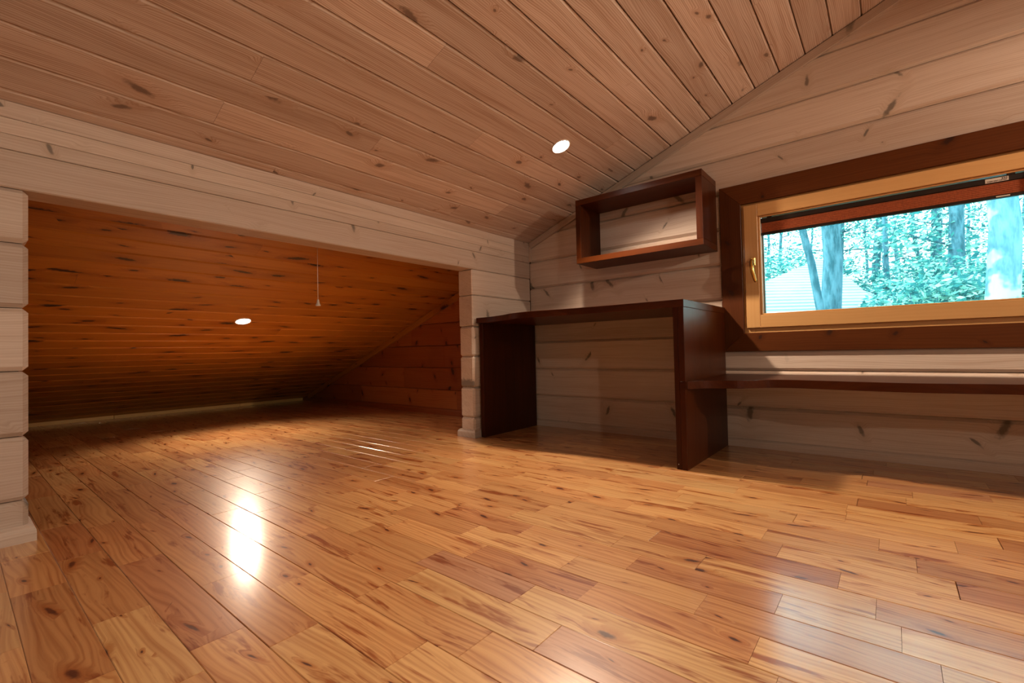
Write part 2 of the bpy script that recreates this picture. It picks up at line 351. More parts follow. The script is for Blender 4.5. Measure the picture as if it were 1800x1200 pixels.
# ------------------------------------------------------------------ ceilings
NL = math.sqrt(1 + RS * RS)
def slope_ceiling(name, xa, xb, ya, yb, mat, coremat, left=True, splits=(), gap=0.0026):
    """boards run along y; x0.. give the seams in plan"""
    s = 1 if left else -1
    V = (1 / NL, 0, s * RS / NL); Wd = (s * RS / NL, 0, -1 / NL)
    def zz(x): return RC + RS * x if left else RC + RS * (2 * RIDGE - x)
    core = MB(); off = 0.016
    xc = xa - 0.25 if xa < EAVE else xa
    p = [(xc, zz(xc)), (xb, zz(xb))]
    vs = []
    for (x, z) in p:
        for y in (ya - 0.2, yb + 0.2):
            vs.append((x, y, z + off * NL)); vs.append((x, y, z + off * NL + 0.09))
    # order per x: (ya low, ya high, yb low, yb high)
    fs = [(0, 2, 6, 4), (1, 5, 7, 3), (0, 1, 3, 2), (4, 6, 7, 5), (0, 4, 5, 1), (2, 3, 7, 6)]
    core.add(vs, fs); o = tag(core.build(name, coremat), kind='structure')
    seam0, pit = -2.026, 0.1158
    if not left: seam0 = 2 * RIDGE + 2.026
    ks = []
    k = int((xa - seam0) / pit) - 2
    while seam0 + k * pit < xb: ks.append(seam0 + k * pit); k += 1
    for x0 in ks:
        a, b = max(x0, xa), min(x0 + pit, xb)
        if b - a < 0.006: continue
        va, vb = (a - xa) * NL, (b - xa) * NL
        joints = [ya] + sorted(y for y in splits.get(round((x0 - seam0) / pit), [])) + [yb] if isinstance(splits, dict) and round((x0 - seam0) / pit) in splits else None
        if joints is None:
            j = random.uniform(ya + 0.6, yb - 0.6); joints = [ya, j, yb] if random.random() < 0.35 else [ya, yb]
        for q in range(len(joints) - 1):
            m = MB(); y0, y1 = joints[q], joints[q + 1]
            m.piece([(y0, va + 0.0006), (y1 - 0.0004, va + 0.0006), (y1 - 0.0004, vb - gap), (y0, vb - gap)], (xa, 0, zz(xa)), Y, V, Wd, 0.0155, 0.0055, [0.0020, 0.0003, 0.0090, 0.0003] if left else [0.0090, 0.0003, 0.0020, 0.0003])
            m.build('ceiling_plank', mat, o)
    return o
ceil = slope_ceiling('ceiling', PX - 0.06, RIDGE, REAR, GY, CEIL, COREW, True, {-1: [0.9], 0: [1.9], 1: [0.62, 2.2], 2: [1.2], 3: [0.66], 4: [1.6], 5: [2.15], 6: [1.15], 7: [2.35]})
slope_ceiling('ceiling_far_slope', RIDGE, SIDE, REAR, GY, CEIL, COREW, False)
slope_ceiling('ceiling_alcove', EAVE - 0.02, PX - 0.06, REAR, AY, STAIN, CORE, True, gap=0.0055)

# ------------------------------------------------------------------ log walls
def rows(first, pitch=0.1975, top=2.6):
    r = [0.0, first]
    while r[-1] < top: r.append(r[-1] + pitch)
    return r
JG = [0.0, 0.02, 0.2175, 0.4150, 0.6125, 0.81, 1.0075, 1.205, 1.4025, 1.60, 1.7975, 1.995, 2.1925, 2.39]
JP = [0.0, 0.125, 0.32, 0.52, 0.715, 0.915, 1.083, 1.20, 1.36]
CH = 0.013
def gable(name, facing, ypos, xa, xb, joints, mat, core, hole=None, splits=None, clipz=None, thick=0.15, ch=CH):
    """log gable wall under the roof line; facing -1 looks towards -y"""
    U = (1, 0, 0) if facing < 0 else (-1, 0, 0); sgn = 1 if facing < 0 else -1
    c = MB()
    def roofclip(poly, gap):
        # poly in (x, z); keep below both roof planes
        poly = clip(poly, -RS, 1, RC - gap); return clip(poly, RS, 1, RC + 2 * RS * RIDGE - gap) if poly else poly
    def put(m, poly, t, chd, ins, y, tone=None):
        if len(poly) < 3: return False
        if sgn < 0: poly = [(-x, z) for x, z in poly][::-1]
        m.piece(poly, (0, y, 0), U, Z, (0, facing, 0), t, chd, ins, tone); return True
    def cells(z0, z1):
        if hole and z1 > hole[2] + 1e-3 and z0 < hole[3] - 1e-3: return [(xa, hole[0]), (hole[1], xb)]
        return [(xa, xb)]
    yb = ypos - facing * 0.030
    # core slab as pieces joined in the wall object
    bands = sorted(set([0.0, 3.0] + ([hole[2], hole[3]] if hole else [])))
    for z0, z1 in zip(bands, bands[1:]):
        for (a, b) in cells(z0, z1):
            a, b = (a - 0.12 if a == xa else a), (b + 0.12 if b == xb else b)
            poly = roofclip([(a, z0), (b, z0), (b, z1), (a, z1)], -0.02)
            put(c, poly, thick - 0.03, 0.0, [0] * len(poly), yb)
    w = tag(c.build(name, core), kind='structure')
    for r, (z0, z1) in enumerate(zip(joints, joints[1:])):
        for (a, b) in cells(z0, z1):
            cuts = [a] + sorted(q for q in (splits or {}).get(r, []) if a < q < b) + [b]
            for a1, b1 in zip(cuts, cuts[1:]):
                poly = roofclip([(a1, z0 + 0.001), (b1, z0 + 0.001), (b1, z1 - 0.001), (a1, z1 - 0.001)], 0.004)
                if len(poly) < 3: continue
                if sgn < 0: q = [(-x, z) for x, z in poly][::-1]
                else: q = poly
                ins = []
                for i in range(len(q)):
                    p1, p2 = q[i], q[(i + 1) % len(q)]; dz = abs(p2[1] - p1[1]); dx = abs(p2[0] - p1[0])
                    if dz < 1e-5: ins.append(ch * 1.0)
                    elif dx < 1e-5: ins.append(0.0008 if not (hole and min(abs(abs(p1[0]) - abs(hole[0])), abs(abs(p1[0]) - abs(hole[1]))) < 1e-4) else 0.004)
                    else: ins.append(0.001)
                # skip slivers
                area = abs(sum(q[i][0] * q[(i + 1) % len(q)][1] - q[(i + 1) % len(q)][0] * q[i][1] for i in range(len(q)))) / 2
                if area < 0.004: cc, ins = 0.002, [0.0003] * len(q)
                else: cc = ch
                if min(z1 - z0, 1) < 0.05: cc = 0.002; ins = [0.0005] * len(q)
                m = MB(); m.piece(q, (0, ypos, 0), U, Z, (0, facing, 0), 0.029, cc, ins); m.build('log', mat, w)
    return w
HOLE = (-0.722, 0.652, 0.6125, 1.4025)
gable('wall_right', -1, GY, PX, SIDE, JG, WHITE, COREW, HOLE, {3: [1.2], 5: [1.4]})
gable('wall_rear', 1, REAR, PX, SIDE, JG, WHITE, COREW, None, {0: [0.3]})
gable('wall_alcove', -1, AY, EAVE, PXB, JG, STAINW, CORE, None, {1: [-4.35, -2.9], 2: [-3.62], 3: [-3.05], 4: [-3.5]}, ch=0.006)
gable('wall_alcove_rear', 1, REAR, EAVE, PXB, JG, STAINW, CORE, None, {2: [-3.4]}, ch=0.006)

# low log wall with the opening: solid logs seen on both faces and on their ends
core = MB()
core.box((PXB + 0.02, REAR, 0), (PX - 0.02, OP0 - 0.02, OPZ + 0.02), 1); core.box((PXB + 0.02, OP1 + 0.02, 0), (PX - 0.02, GY, OPZ + 0.02), 1); core.box((PXB + 0.02, REAR, OPZ + 0.02), (PX - 0.02, GY, 1.285), 1)
wl = tag(core.build('wall_left', COREW), kind='structure')
for z0, z1 in zip(JP, JP[1:]):
    for (a, b) in ((REAR, OP0), (OP1, GY)):
        if z0 < OPZ - 0.01:
            m = MB(); dx = 0.004 if a == REAR else 0.0
            if a == REAR:
                m.box((PXB - dx, a, z0 + 0.0012), (PX + dx, b, z1 - 0.0012), 1, ch=0.013, wide=2)
            else:
                m.box((PXB, a, z0 + 0.0012), (PX, b, z1 - 0.0012), 1, ch=0.012 if z1 < 0.9 else 0.006, wide=2)
            m.build('log', WHITE, wl)
hd = [(1.083, 1.20, 0.004), (1.20, 1.247, 0.0014), (1.247, 1.297, 0.0012)]
for z0, z1, c in hd:
    m = MB(); m.box((PXB, REAR, z0 + 0.0004), (PX + 0.001, GY, z1 - 0.0004), 1, ch=c, wide=2); m.build('log', WHITE, wl)
m = MB()   # top log, planed to the roof slope
za, zb = RC + RS * PXB - 0.003, RC + RS * (PX + 0.001) - 0.003
vs = [(PXB, y, 1.2974) for y in (REAR, GY)] + [(PX + 0.001, y, 1.2974) for y in (REAR, GY)] + [(PXB, y, max(za, 1.2975)) for y in (REAR, GY)] + [(PX + 0.001, y, zb) for y in (REAR, GY)]
m.add(vs, [(0, 1, 3, 2), (4, 6, 7, 5), (0, 4, 5, 1), (2, 3, 7, 6), (0, 2, 6, 4), (1, 5, 7, 3)], [(v[1], v[2], v[0]) for v in vs]); m.build('log', WHITE, wl)
# far eave wall, out of frame on the camera's right
WY0, WY1, WZ0, WZ1 = -1.25, 0.65, 0.42, 1.235
core = MB(); core.box((SIDE + 0.03, REAR, 0), (SIDE + 0.14, WY0, 1.40), 1); core.box((SIDE + 0.03, WY1, 0), (SIDE + 0.14, GY, 1.40), 1)
core.box((SIDE + 0.03, WY0, 0), (SIDE + 0.14, WY1, WZ0), 1); core.box((SIDE + 0.03, WY0, WZ1), (SIDE + 0.14, WY1, 1.40), 1)
ws = tag(core.build('wall_side', COREW), kind='structure')
for z0, z1 in ((0.0, 0.125), (0.125, 0.32), (0.32, 0.42), (0.42, 0.52), (0.52, 0.715), (0.715, 0.915), (0.915, 1.083), (1.083, 1.235), (1.235, 1.345)):
    for ya, yb in (((REAR, WY0), (WY1, GY)) if 0.41 < z0 < 1.23 else ((REAR, GY),)):
        m = MB(); m.piece([(-yb, z0 + 0.001), (-ya, z0 + 0.001), (-ya, z1 - 0.001), (-yb, z1 - 0.001)], (SIDE, 0, 0), (0, -1, 0), Z, (-1, 0, 0), 0.029, 0.010, [0.01, 0.001, 0.01, 0.001]); m.build('log', WHITE, ws)
# ridge board where the two slopes meet
m = MB(); m.box((RIDGE - 0.05, REAR + 0.002, ZR - 0.045), (RIDGE + 0.05, GY - 0.002, ZR - 0.020), 1, ch=0.003); tag(m.build('trim_3', CEIL), kind='structure')

# ------------------------------------------------------------------ baseboards and trims
def skirt(name, x0, x1, y0, y1, mat, h=0.05, o=0.016):
    """rounded skirting run all round the foot of a log wall end"""
    prof = [(0.0, o), (0.026, o), (0.034, o * 0.94), (0.041, o * 0.72), (0.046, o * 0.42), (h, 0.0)]
    vs = []; gs = []
    for z, d in prof:
        for (x, y) in ((x0 - d, y0), (x1 + d, y0), (x1 + d, y1), (x0 - d, y1)): pass
    m = MB()
    for z, d in prof:
        ya = y0 - (d if name[1] else 0); yb = y1 + (d if name[2] else 0)
        for (x, y) in ((x0 - d, ya), (x1 + d, ya), (x1 + d, yb), (x0 - d, yb)): vs.append((x, y, z)); gs.append((y, z, x))
    fs = [(0, 3, 2, 1)] + [(i * 4 + k, i * 4 + (k + 1) % 4, (i + 1) * 4 + (k + 1) % 4, (i + 1) * 4 + k) for i in range(len(prof) - 1) for k in range(4)]
    n = (len(prof) - 1) * 4; fs.append((n, n + 1, n + 2, n + 3))
    m.add(vs, fs, gs); return m.build(name[0], mat)
tag(skirt(('baseboard_left', 0, 1), PXB - 0.005, PX + 0.005, REAR, OP0, WHITE), kind='structure')
tag(skirt(('baseboard_left_corner', 1, 0), PXB - 0.001, PX + 0.001, OP1, GY - 0.02, WHITE), kind='structure')
def run_x(name, xa, xb, y, mat, f=-1, h=0.045, o=0.016):
    prof = [(0.03, 0), (-o, 0), (-o, h * 0.55), (-o * 0.9, h * 0.74), (-o * 0.6, h * 0.9), (0, h), (0.03, h)]
    m = MB(); n = len(prof); vs = [(x, y - f * p if False else y + (p if f < 0 else -p), z) for x in (xa, xb) for p, z in prof]
    fs = [tuple(range(n)), tuple(range(n, 2 * n))[::-1]] + [(i, (i + 1) % n, n + (i + 1) % n, n + i) for i in range(n)]
    m.add(vs, fs, [(v[0], v[2], v[1]) for v in vs]); return tag(m.build(name, mat), kind='structure')
run_x('baseboard_right', PX + 0.018, SIDE, GY - 0.0005, WHITE)
run_x('baseboard_rear', PX + 0.018, SIDE, REAR + 0.0005, WHITE, 1)
run_x('baseboard_alcove', EAVE + 0.02, PXB - 0.018, AY - 0.0005, STAINW, h=0.055)
m = MB()   # raw strip along the eave, in three lengths
eb = tag(empty('baseboard_eave', (EAVE, 0, 0)), kind='structure')
for a, b in ((REAR, 0.98), (0.98, 2.05), (2.05, AY - 0.02)):
    m = MB(); m.box((EAVE, a + 0.001, 0.0), (EAVE + 0.018, b - 0.001, 0.032), 1, ch=0.002); m.build('strip', EAVEB, eb)
def rake(name, x0, x1, y, mat, wd=0.045, t=0.016, gap=0.004):
    m = MB(); L = (x1 - x0) * NL
    V = Vector((-RS / NL, 0, 1 / NL))
    m.piece([(0, -wd), (L, -wd), (L, 0), (0, 0)], Vector((x0, y - t, RC + RS * x0 - gap)), (1 / NL, 0, RS / NL), V, (0, -1, 0), t, 0.002, None)
    return tag(m.build(name, mat), kind='structure')
rake('trim_1', PX + 0.002, RIDGE - 0.06, GY, WHITE)
rake('trim_2', EAVE + 0.12, PXB - 0.005, AY, STAIN, 0.05)
m = MB(); m.box((PX + 0.001, GY - 0.014, 1.208), (PX + 0.022, GY - 0.0005, 1.318), 2, ch=0.0015); tag(m.build('trim_4', WHITE), kind='structure')

# ------------------------------------------------------------------ window in the gable
def window(name, x0, x1, y, f, casing, z0=0.618, z1=1.320):
    """x0..x1 opening inside the dark casing; f = -1 looks to -y.  y = wall face"""
    w = tag(empty(name, ((x0 + x1) / 2, y, z0)), kind='structure')
    def Bx(nm, ax, bx, az, bz, ya, yb, mat, lg, ch=0.0015):
        a, b = sorted((y + f * ya, y + f * yb)); m = MB(); m.box((ax, a, az), (bx, b, bz), lg, ch=ch); return m.build(nm, mat, w)
    c = casing; cw = 0.107; P = lambda v: v
    # mitred dark casing boards
    def quad(nm, pts, gr):
        m = MB()
        if f < 0: m.piece(pts, (0, y + f * 0.018, 0), X, Z, (0, f, 0), 0.020, 0.0015, None, grain=gr)
        else: m.piece([(-a, b) for a, b in pts][::-1], (0, y + f * 0.018, 0), (-1, 0, 0), Z, (0, f, 0), 0.020, 0.0015, None, grain=gr)
        m.build('casing_board', CASE, w)
    X0, X1, Z0, Z1 = x0 - cw, x1 + cw, z0 - 0.099, z1 + 0.111
    quad('', [(X0, Z0), (X1, Z0), (x1, z0), (x0, z0)], 'u'); quad('', [(x0, z1), (x1, z1), (X1, Z1), (X0, Z1)], 'u')
    quad('', [(X0, Z0), (x0, z0), (x0, z1), (X0, Z1)], 'v'); quad('', [(x1, z0), (X1, Z0), (X1, Z1), (x1, z1)], 'v')
    # fixed frame, a little behind the sash
    fr = MB()
    for (ax, bx, az, bz, lg) in ((x0 - 0.10, x0 + 0.05, z0 - 0.005, z1 + 0.08, 2), (x1 - 0.05, x1 + 0.10, z0 - 0.005, z1 + 0.08, 2), (x0 + 0.05, x1 - 0.05, z0 - 0.005, z0 + 0.045, 0), (x0 + 0.05, x1 - 0.05, z1 - 0.03, z1 + 0.08, 0)):
        a, b = sorted((y - f * 0.002, y - f * 0.10)); fr.box((ax, a, az), (bx, b, bz), lg, ch=0.0015)
    fr.build('window_frame', FRAME, w)
    sx0, sx1, sz0, sz1 = x0 + 0.013, x1 - 0.013, z0 + 0.026, z1 - 0.012; sw = 0.067
    sf = 0.014
    Bx('sash_stile', sx0, sx0 + sw, sz0, sz1, sf, -0.035, FRAME, 2, 0.002); Bx('sash_stile', sx1 - sw, sx1, sz0, sz1, sf, -0.035, FRAME, 2, 0.002)
    Bx('sash_rail', sx0 + sw, sx1 - sw, sz0, sz0 + 0.068, sf, -0.035, FRAME, 0, 0.002); Bx('sash_rail', sx0 + sw, sx1 - sw, sz1 - 0.066, sz1, sf, -0.035, FRAME, 0, 0.002)
    gx0, gx1, gz0, gz1 = sx0 + sw, sx1 - sw, sz0 + 0.068, sz1 - 0.066
    # glazing beads
    for (ax, bx, az, bz, lg) in ((gx0, gx0 + 0.012, gz0, gz1, 2), (gx1 - 0.012, gx1, gz0, gz1, 2), (gx0 + .012, gx1 - .012, gz0, gz0 + 0.008, 0), (gx0 + .012, gx1 - .012, gz1 - 0.008, gz1, 0)):
        Bx('glazing_bead', ax, bx, az, bz, 0.004, -0.030, FRAME, lg, 0.003)
    gx0 += 0.010; gx1 -= 0.010; gz0 += 0.006; gz1 -= 0.006
    sp = MB()
    for (ax, bx, az, bz) in ((gx0, gx0 + 0.008, gz0, gz1), (gx1 - 0.008, gx1, gz0, gz1), (gx0, gx1, gz0, gz0 + 0.004), (gx0, gx1, gz1 - 0.004, gz1)):
        a, b = sorted((y - f * 0.034, y - f * 0.05)); sp.box((ax, a, az), (bx, b, bz), 0)
    sp.build('glazing_spacer', SPACER, w)
    for dy in (0.032, 0.052):
        a, b = sorted((y - f * dy, y - f * (dy + 0.003))); m = MB(); m.box((gx0, a, gz0), (gx1, b, gz1), 0); m.build('pane', GLASS, w)
    # brass tilt handle on the left stile
    hx = sx0 + 0.040; yf = y + f * sf; hz = z0 + 0.382
    h = MB(); h.box((hx - 0.012, min(yf, yf + f * 0.006), hz - 0.022), (hx + 0.012, max(yf, yf + f * 0.006), hz + 0.022), 2, ch=0.003)
    h.tube([(hx, yf, hz), (hx, yf + f * 0.030, hz)], 0.0085, 14)
    pts = []; rr = []
    for i in range(13):
        t = i / 12; a = t * 0.125
        pts.append((hx + (0.016 if f < 0 else -0.016) * t * t, yf + f * (0.032 + 0.013 * math.sin(math.pi * min(1, t * 1.15))), hz + 0.010 - a)); rr.append(0.0075 + 0.0025 * math.sin(math.pi * t) - (0.003 if i in (0, 12) else 0))
    h.tube(pts, rr, 14)
    ho = h.build('window_handle', BRASS, w); ho['label'] = 'brass window handle'
    return w, (gx0, gx1, gz0, gz1)
w1, gl = window('window_1', -0.612, 0.542, GY, -1, True)
w2, _ = window('window_2', -0.85, 0.85, GY, -1, True, 0.50, 1.15)
w2.location = (SIDE, -0.30, 0.50); w2.rotation_euler = (0, 0, -math.pi / 2)

# blind along the top of the panes
by = GY + 0.012
bl = tag(empty('window_blind', ((gl[0] + gl[1]) / 2, by, 1.228)), 'terracotta pleated blind in dark rails drawn up at the top of the window', 'blind')
bx0, bx1 = gl[0] + 0.003, gl[1] - 0.004
m = MB(); m.box((bx0, by - 0.012, 1.204), (bx1, by + 0.012, 1.228), 0, ch=0.002)
for x in (bx0 + 0.03, bx1 - 0.055): m.box((x, by - 0.010, 1.227), (x + 0.022, by + 0.010, gl[3] + 0.005), 0)
hr = m.build('head_rail', BLIND_D, bl)
m = MB()
z = 1.2035
vs = []; fs = []
npl = 7
for i in range(npl * 2 + 1):
    zz_ = z - (z - 1.151) * i / (npl * 2); d = 0.009 if i % 2 else 0.006
    for x in (bx0 + 0.002, bx1 - 0.006): vs += [(x, by - d, zz_), (x, by + d, zz_)]
for i in range(npl * 2):
    a = i * 4; b = a + 4
    fs += [(a, b, b + 2, a + 2), (a + 1, a + 3, b + 3, b + 1), (a, a + 1, b + 1, b), (a + 2, b + 2, b + 3, a + 3)]
fs += [(0, 2, 3, 1), (npl * 8, npl * 8 + 1, npl * 8 + 3, npl * 8 + 2)]
m.add(vs, fs); m.build('pleated_fabric', FABRIC, bl)
m = MB(); m.box((bx0, by - 0.011, 1.139), (bx1 - 0.002, by + 0.011, 1.1512), 0, ch=0.0015); br = m.build('bottom_rail', BLIND_D, bl)
m = MB(); m.box((0.328, by - 0.0135, 1.2065), (0.396, by - 0.0118, 1.2235), 0); lb = m.build('paper_label', LABELM, hr)
m = MB()
x = 0.333
while x < 0.391:
    d = random.uniform(0.0015, 0.004); m.box((x, by - 0.0139, 1.2085 + random.uniform(0, .002)), (x + d, by - 0.0134, 1.2135), 0)
    x += d + 0.0012
for x, wd in ((0.376, .005), (0.383, .004), (0.389, .003)): m.box((x, by - 0.0139, 1.2155), (x + wd, by - 0.0134, 1.2215), 0)
m.build('small_print', INK, hr)
m = MB(); m.box((0.358, by - 0.0125, 1.142), (0.398, by - 0.0108, 1.147), 0); m.build('paper_label', LABELM, br)
m = MB(); m.box((bx1 - 0.002, by - 0.010, 1.165), (bx1 + 0.004, by + 0.010, 1.204), 2, ch=0.001); m.build('side_guide', WPLAST, bl)

# ------------------------------------------------------------------ desk and bench
DX0, DX1 = -2.052, -0.710; DF = 2.082; DB = GY - 0.018; TZ = 0.765; TT = 0.034
def slab(pts, z0, z1, mat, name, parent, lng='u', bev=0.0015):
    """flat board of any outline; pts counter-clockwise seen from above"""
    n = len(pts); m = MB()
    vs = [(x, y, z0) for x, y in pts] + [(x, y, z1) for x, y in pts]
    fs = [tuple(range(n))[::-1], tuple(range(n, 2 * n))] + [(i, (i + 1) % n, n + (i + 1) % n, n + i) for i in range(n)]
    m.add(vs, fs, [(v[0], v[1], v[2]) for v in vs]); return m.build(name, mat, parent, bev)
def smooth_line(P, k=6):
    out = []
    for i in range(len(P) - 1):
        p0, p1, p2, p3 = P[max(i - 1, 0)], P[i], P[i + 1], P[min(i + 2, len(P) - 1)]
        for j in range(k):
            t = j / k
            out.append(tuple(0.5 * ((2 * p1[c]) + (-p0[c] + p2[c]) * t + (2 * p0[c] - 5 * p1[c] + 4 * p2[c] - p3[c]) * t * t + (-p0[c] + 3 * p1[c] - 3 * p2[c] + p3[c]) * t ** 3) for c in (0, 1)))
    out.append(P[-1]); return out
desk = tag(empty('desk', (-1.38, 2.42, 0)), 'dark mahogany desk with two panel sides standing in the corner under the wall box', 'desk')
front = smooth_line([(DX0, 2.150), (-1.93, 2.142), (-1.80, 2.105), (-1.68, 2.052), (-1.56, 2.030), (-1.42, 2.046), (-1.28, 2.068), (-1.0, 2.080), (DX1, DF)])
slab([(x, y) for x, y in front] + [(DX1, DB), (DX0, DB)], TZ - TT, TZ, MAHO, 'desk_top', desk)
def panel(x0, x1, y0, y1, z0, z1, name, parent):
    m = MB(); vs_ = None
    m.box((x0, y0, z0), (x1, y1, z1), 2, ch=0.0015); return m.build(name, MAHO, parent)
panel(DX0, DX0 + 0.030, 2.178, DB, 0, TZ - TT - 0.0002, 'side_panel', desk)
panel(DX1 - 0.050, DX1 - 0.027, DF + 0.001, DB, 0, TZ - TT - 0.0002, 'side_panel', desk)
panel(DX1 - 0.0265, DX1 - 0.001, DF, DB, 0, TZ - TT - 0.0002, 'side_panel', desk)
m = MB(); m.tube([(DX1 - 0.041, DF + 0.003, 0.024), (DX1 - 0.041, DF - 0.0012, 0.024)], 0.0022, 10); so = m.build('screw_head', plain('steel', (0.6, 0.55, 0.5), 0.3, 1.0, var=0.1), desk)

bench = tag(empty('bench_counter', (0.25, 2.5, 0)), 'long low dark mahogany counter with a wavy front edge under the window', 'counter')
BZ = 0.396
bf = smooth_line([(DX1 + 0.001, 2.100), (-0.66, 2.165), (-0.60, 2.200), (-0.53, 2.218), (-0.47, 2.270), (-0.42, 2.318), (-0.33, 2.338), (-0.20, 2.318), (-0.05, 2.295), (0.10, 2.290), (0.35, 2.335), (0.60, 2.33), (0.85, 2.28), (1.10, 2.26), (1.35, 2.27)])
slab(bf + [(1.35, DB + 0.016), (DX1 + 0.001, DB + 0.016)], BZ - 0.036, BZ, MAHO, 'counter_top', bench)
m = MB(); m.box((DX1 - 0.026, DF - 0.002, BZ - 0.036), (DX1 + 0.003, DF - 0.0005, BZ), 0, ch=0.001); m.build('nosing', MAHO, bench)
panel(1.29, 1.33, 2.30, DB, 0, BZ - 0.0363, 'side_panel', bench)
m = MB(); m.box((DX1 + 0.0012, DF + 0.012, BZ - 0.036), (DX1 + 0.006, 2.11, BZ), 0); 

# ------------------------------------------------------------------ box shelf
bs = tag(empty('box_shelf', (-1.125, 2.63, 1.085)), 'open dark mahogany box shelf hung on the pale log wall above the desk', 'shelf')
bx0, bx1, bz0, bz1, by0, by1, tk = -1.510, -0.740, 1.085, 1.485, 2.505, GY - 0.0005, 0.034
def P2(a, b, lg, nm):
    m = MB(); m.box(a, b, lg, ch=0.0012); m.build(nm, MAHO, bs)
P2((bx0, by0, bz1 - tk), (bx1, by1, bz1), 0, 'top_board'); P2((bx0, by0, bz0), (bx1, by1, bz0 + tk), 0, 'bottom_board')
P2((bx0, by0, bz0 + tk + .0003), (bx0 + tk, by1, bz1 - tk - .0003), 2, 'side_board'); P2((bx1 - tk, by0, bz0 + tk + .0003), (bx1, by1, bz1 - tk - .0003), 2, 'side_board')

# ------------------------------------------------------------------ downlights
def downlight(x, y, label, power, left=True, spot=2.3, blend=0.7):
    s = 1 if left else -1; z = roofz(x); n = Vector((s * RS / NL, 0, -1 / NL)); O = Vector((x, y, z))
    r = empty('downlight', O); tag(r, label, 'ceiling light', 'round recessed downlights')
    m = MB(); m.lathe([(0.0515, -0.004), (0.0515, 0.002), (0.0500, 0.0045), (0.0475, 0.005), (0.0450, 0.003), (0.0445, 0.0005), (0.0445, -0.004)], O, n, 40); m.build('rim', RIMM, r)
    m = MB(); m.lathe([(0.0443, -0.003), (0.0443, 0.001), (0.030, 0.0022), (0.001, 0.0028)], O, n, 40); m.build('lens', LENS, r)
    ld = bpy.data.lights.new('bulb', 'SPOT'); ld.energy = power; ld.color = LAMP_COL; ld.spot_size = spot; ld.spot_blend = blend; ld.shadow_soft_size = 0.03
    lo = bpy.data.objects.new('bulb', ld); COL.objects.link(lo); lo.parent = r; lo.matrix_parent_inverse = Matrix.Translation(-O)
    lo.location = O + n * 0.035; lo.rotation_euler = n.to_track_quat('-Z', 'Y').to_euler()
    return r
downlight(-1.324, 2.065, 'round glowing downlight in the pale sloped ceiling near the window wall', LAMP_W * 1.75)
downlight(-3.535, 1.325, 'round glowing downlight in the orange ceiling of the low alcove', ALC_W)
downlight(1.924, 2.065, 'round downlight on the far slope of the pale ceiling near the window wall', LAMP_W * 1.6, False, 3.14, 0.3)
downlight(-1.324, -0.30, 'round downlight on the low slope behind the camera', LAMP_W * 0.13, True, 2.9, 0.8)
downlight(1.924, -0.30, 'round downlight on the far slope behind the camera', LAMP_W * 0.55, False, 3.14, 0.3)

# ------------------------------------------------------------------ pull cord
cx, cy = -2.45, 1.303
zc = roofz(cx)
pc = tag(empty('pull_cord', (cx, cy, zc)), 'thin white pull cord with a small bell knob hanging in the alcove', 'pull cord')
m = MB(); n = Vector((RS / NL, 0, -1 / NL)); m.lathe([(0.022, -0.002), (0.022, 0.010), (0.018, 0.016), (0.004, 0.018)], (cx, cy, zc), n, 24); m.build('ceiling_switch', WPLAST, pc)
m = MB(); m.tube([(cx, cy, zc - 0.014), (cx, cy, 1.0), (cx, cy, 0.853)], 0.0016, 8); m.build('cord', WPLAST, pc)
m = MB(); m.lathe([(0.0035, 0.0), (0.005, -0.003), (0.0065, -0.012), (0.0095, -0.024), (0.0135, -0.031), (0.0140, -0.034), (0.0125, -0.036), (0.002, -0.0365)], (cx, cy, 0.858), Z, 24); m.build('bell_knob', WPLAST, pc)

# ------------------------------------------------------------------ outdoors
def bark(name, c0, c1, patch=None):
    g = NT(name); co = g.n('ShaderNodeTexCoord').outputs['Object']
    nz = g.noise(g.vmath('MULTIPLY', co, (9, 9, 2.2)), 1.6, 5.0, 0.65)
    c = g.mix(g.step(nz, 0.35, 0.65), c0, c1)
    if patch:
        n2 = g.noise(co, 3.2, 3.0); c = g.mix(g.step(n2, 0.50, 0.58), c, patch)
    g.link(c, g.b.inputs['Base Color']); g.b.inputs['Roughness'].default_value = 0.9; g.b.inputs['Specular IOR Level'].default_value = 0.1
    bp = g.n('ShaderNodeBump'); bp.inputs['Strength'].default_value = 0.6; bp.inputs['Distance'].default_value = 0.02; g.link(nz, bp.inputs['Height']); g.link(bp.outputs[0], g.b.inputs['Normal'])
    return g.m
BARK = bark('hazed_bark', (0.03, 0.10, 0.13), (0.11, 0.23, 0.29))  # cyan tint puts the outdoor haze and glare into the bark colour
BEECH = bark('pale_blotched_hazed_bark', (0.10, 0.24, 0.30), (0.20, 0.36, 0.44), (0.46, 0.58, 0.70))  # real blotches, with the cyan of the haze painted into all tones
def leafm(name, cols):
    g = NT(name); g.t.nodes.remove(g.b)
    T = g.n('ShaderNodeSeparateXYZ'); g.link(g.n('ShaderNodeAttribute', attribute_name='tone').outputs['Vector'], T.inputs[0])
    c = g.ramp(T.outputs[0], cols)
    d = g.n('ShaderNodeBsdfDiffuse'); t = g.n('ShaderNodeBsdfTranslucent'); g.link(c, d.inputs[0]); g.link(c, t.inputs[0])
    mx = g.n('ShaderNodeMixShader'); mx.inputs[0].default_value = 0.4; g.link(d.outputs[0], mx.inputs[1]); g.link(t.outputs[0], mx.inputs[2]); g.link(mx.outputs[0], g.out.inputs[0])
    return g.m
LEAF = leafm('hazed_forest_leaf', [(0, (0.03, 0.18, 0.20)), (0.5, (0.08, 0.34, 0.32)), (0.75, (0.32, 0.66, 0.52)), (1, (0.80, 0.95, 0.85))])  # haze painted in as cyan, sunlit highlights as the near-white end
METAL = None
g = NT('ribbed_roof_sheet'); co = g.n('ShaderNodeTexCoord').outputs['Object']; nz = g.noise(co, 1.5, 3.0)
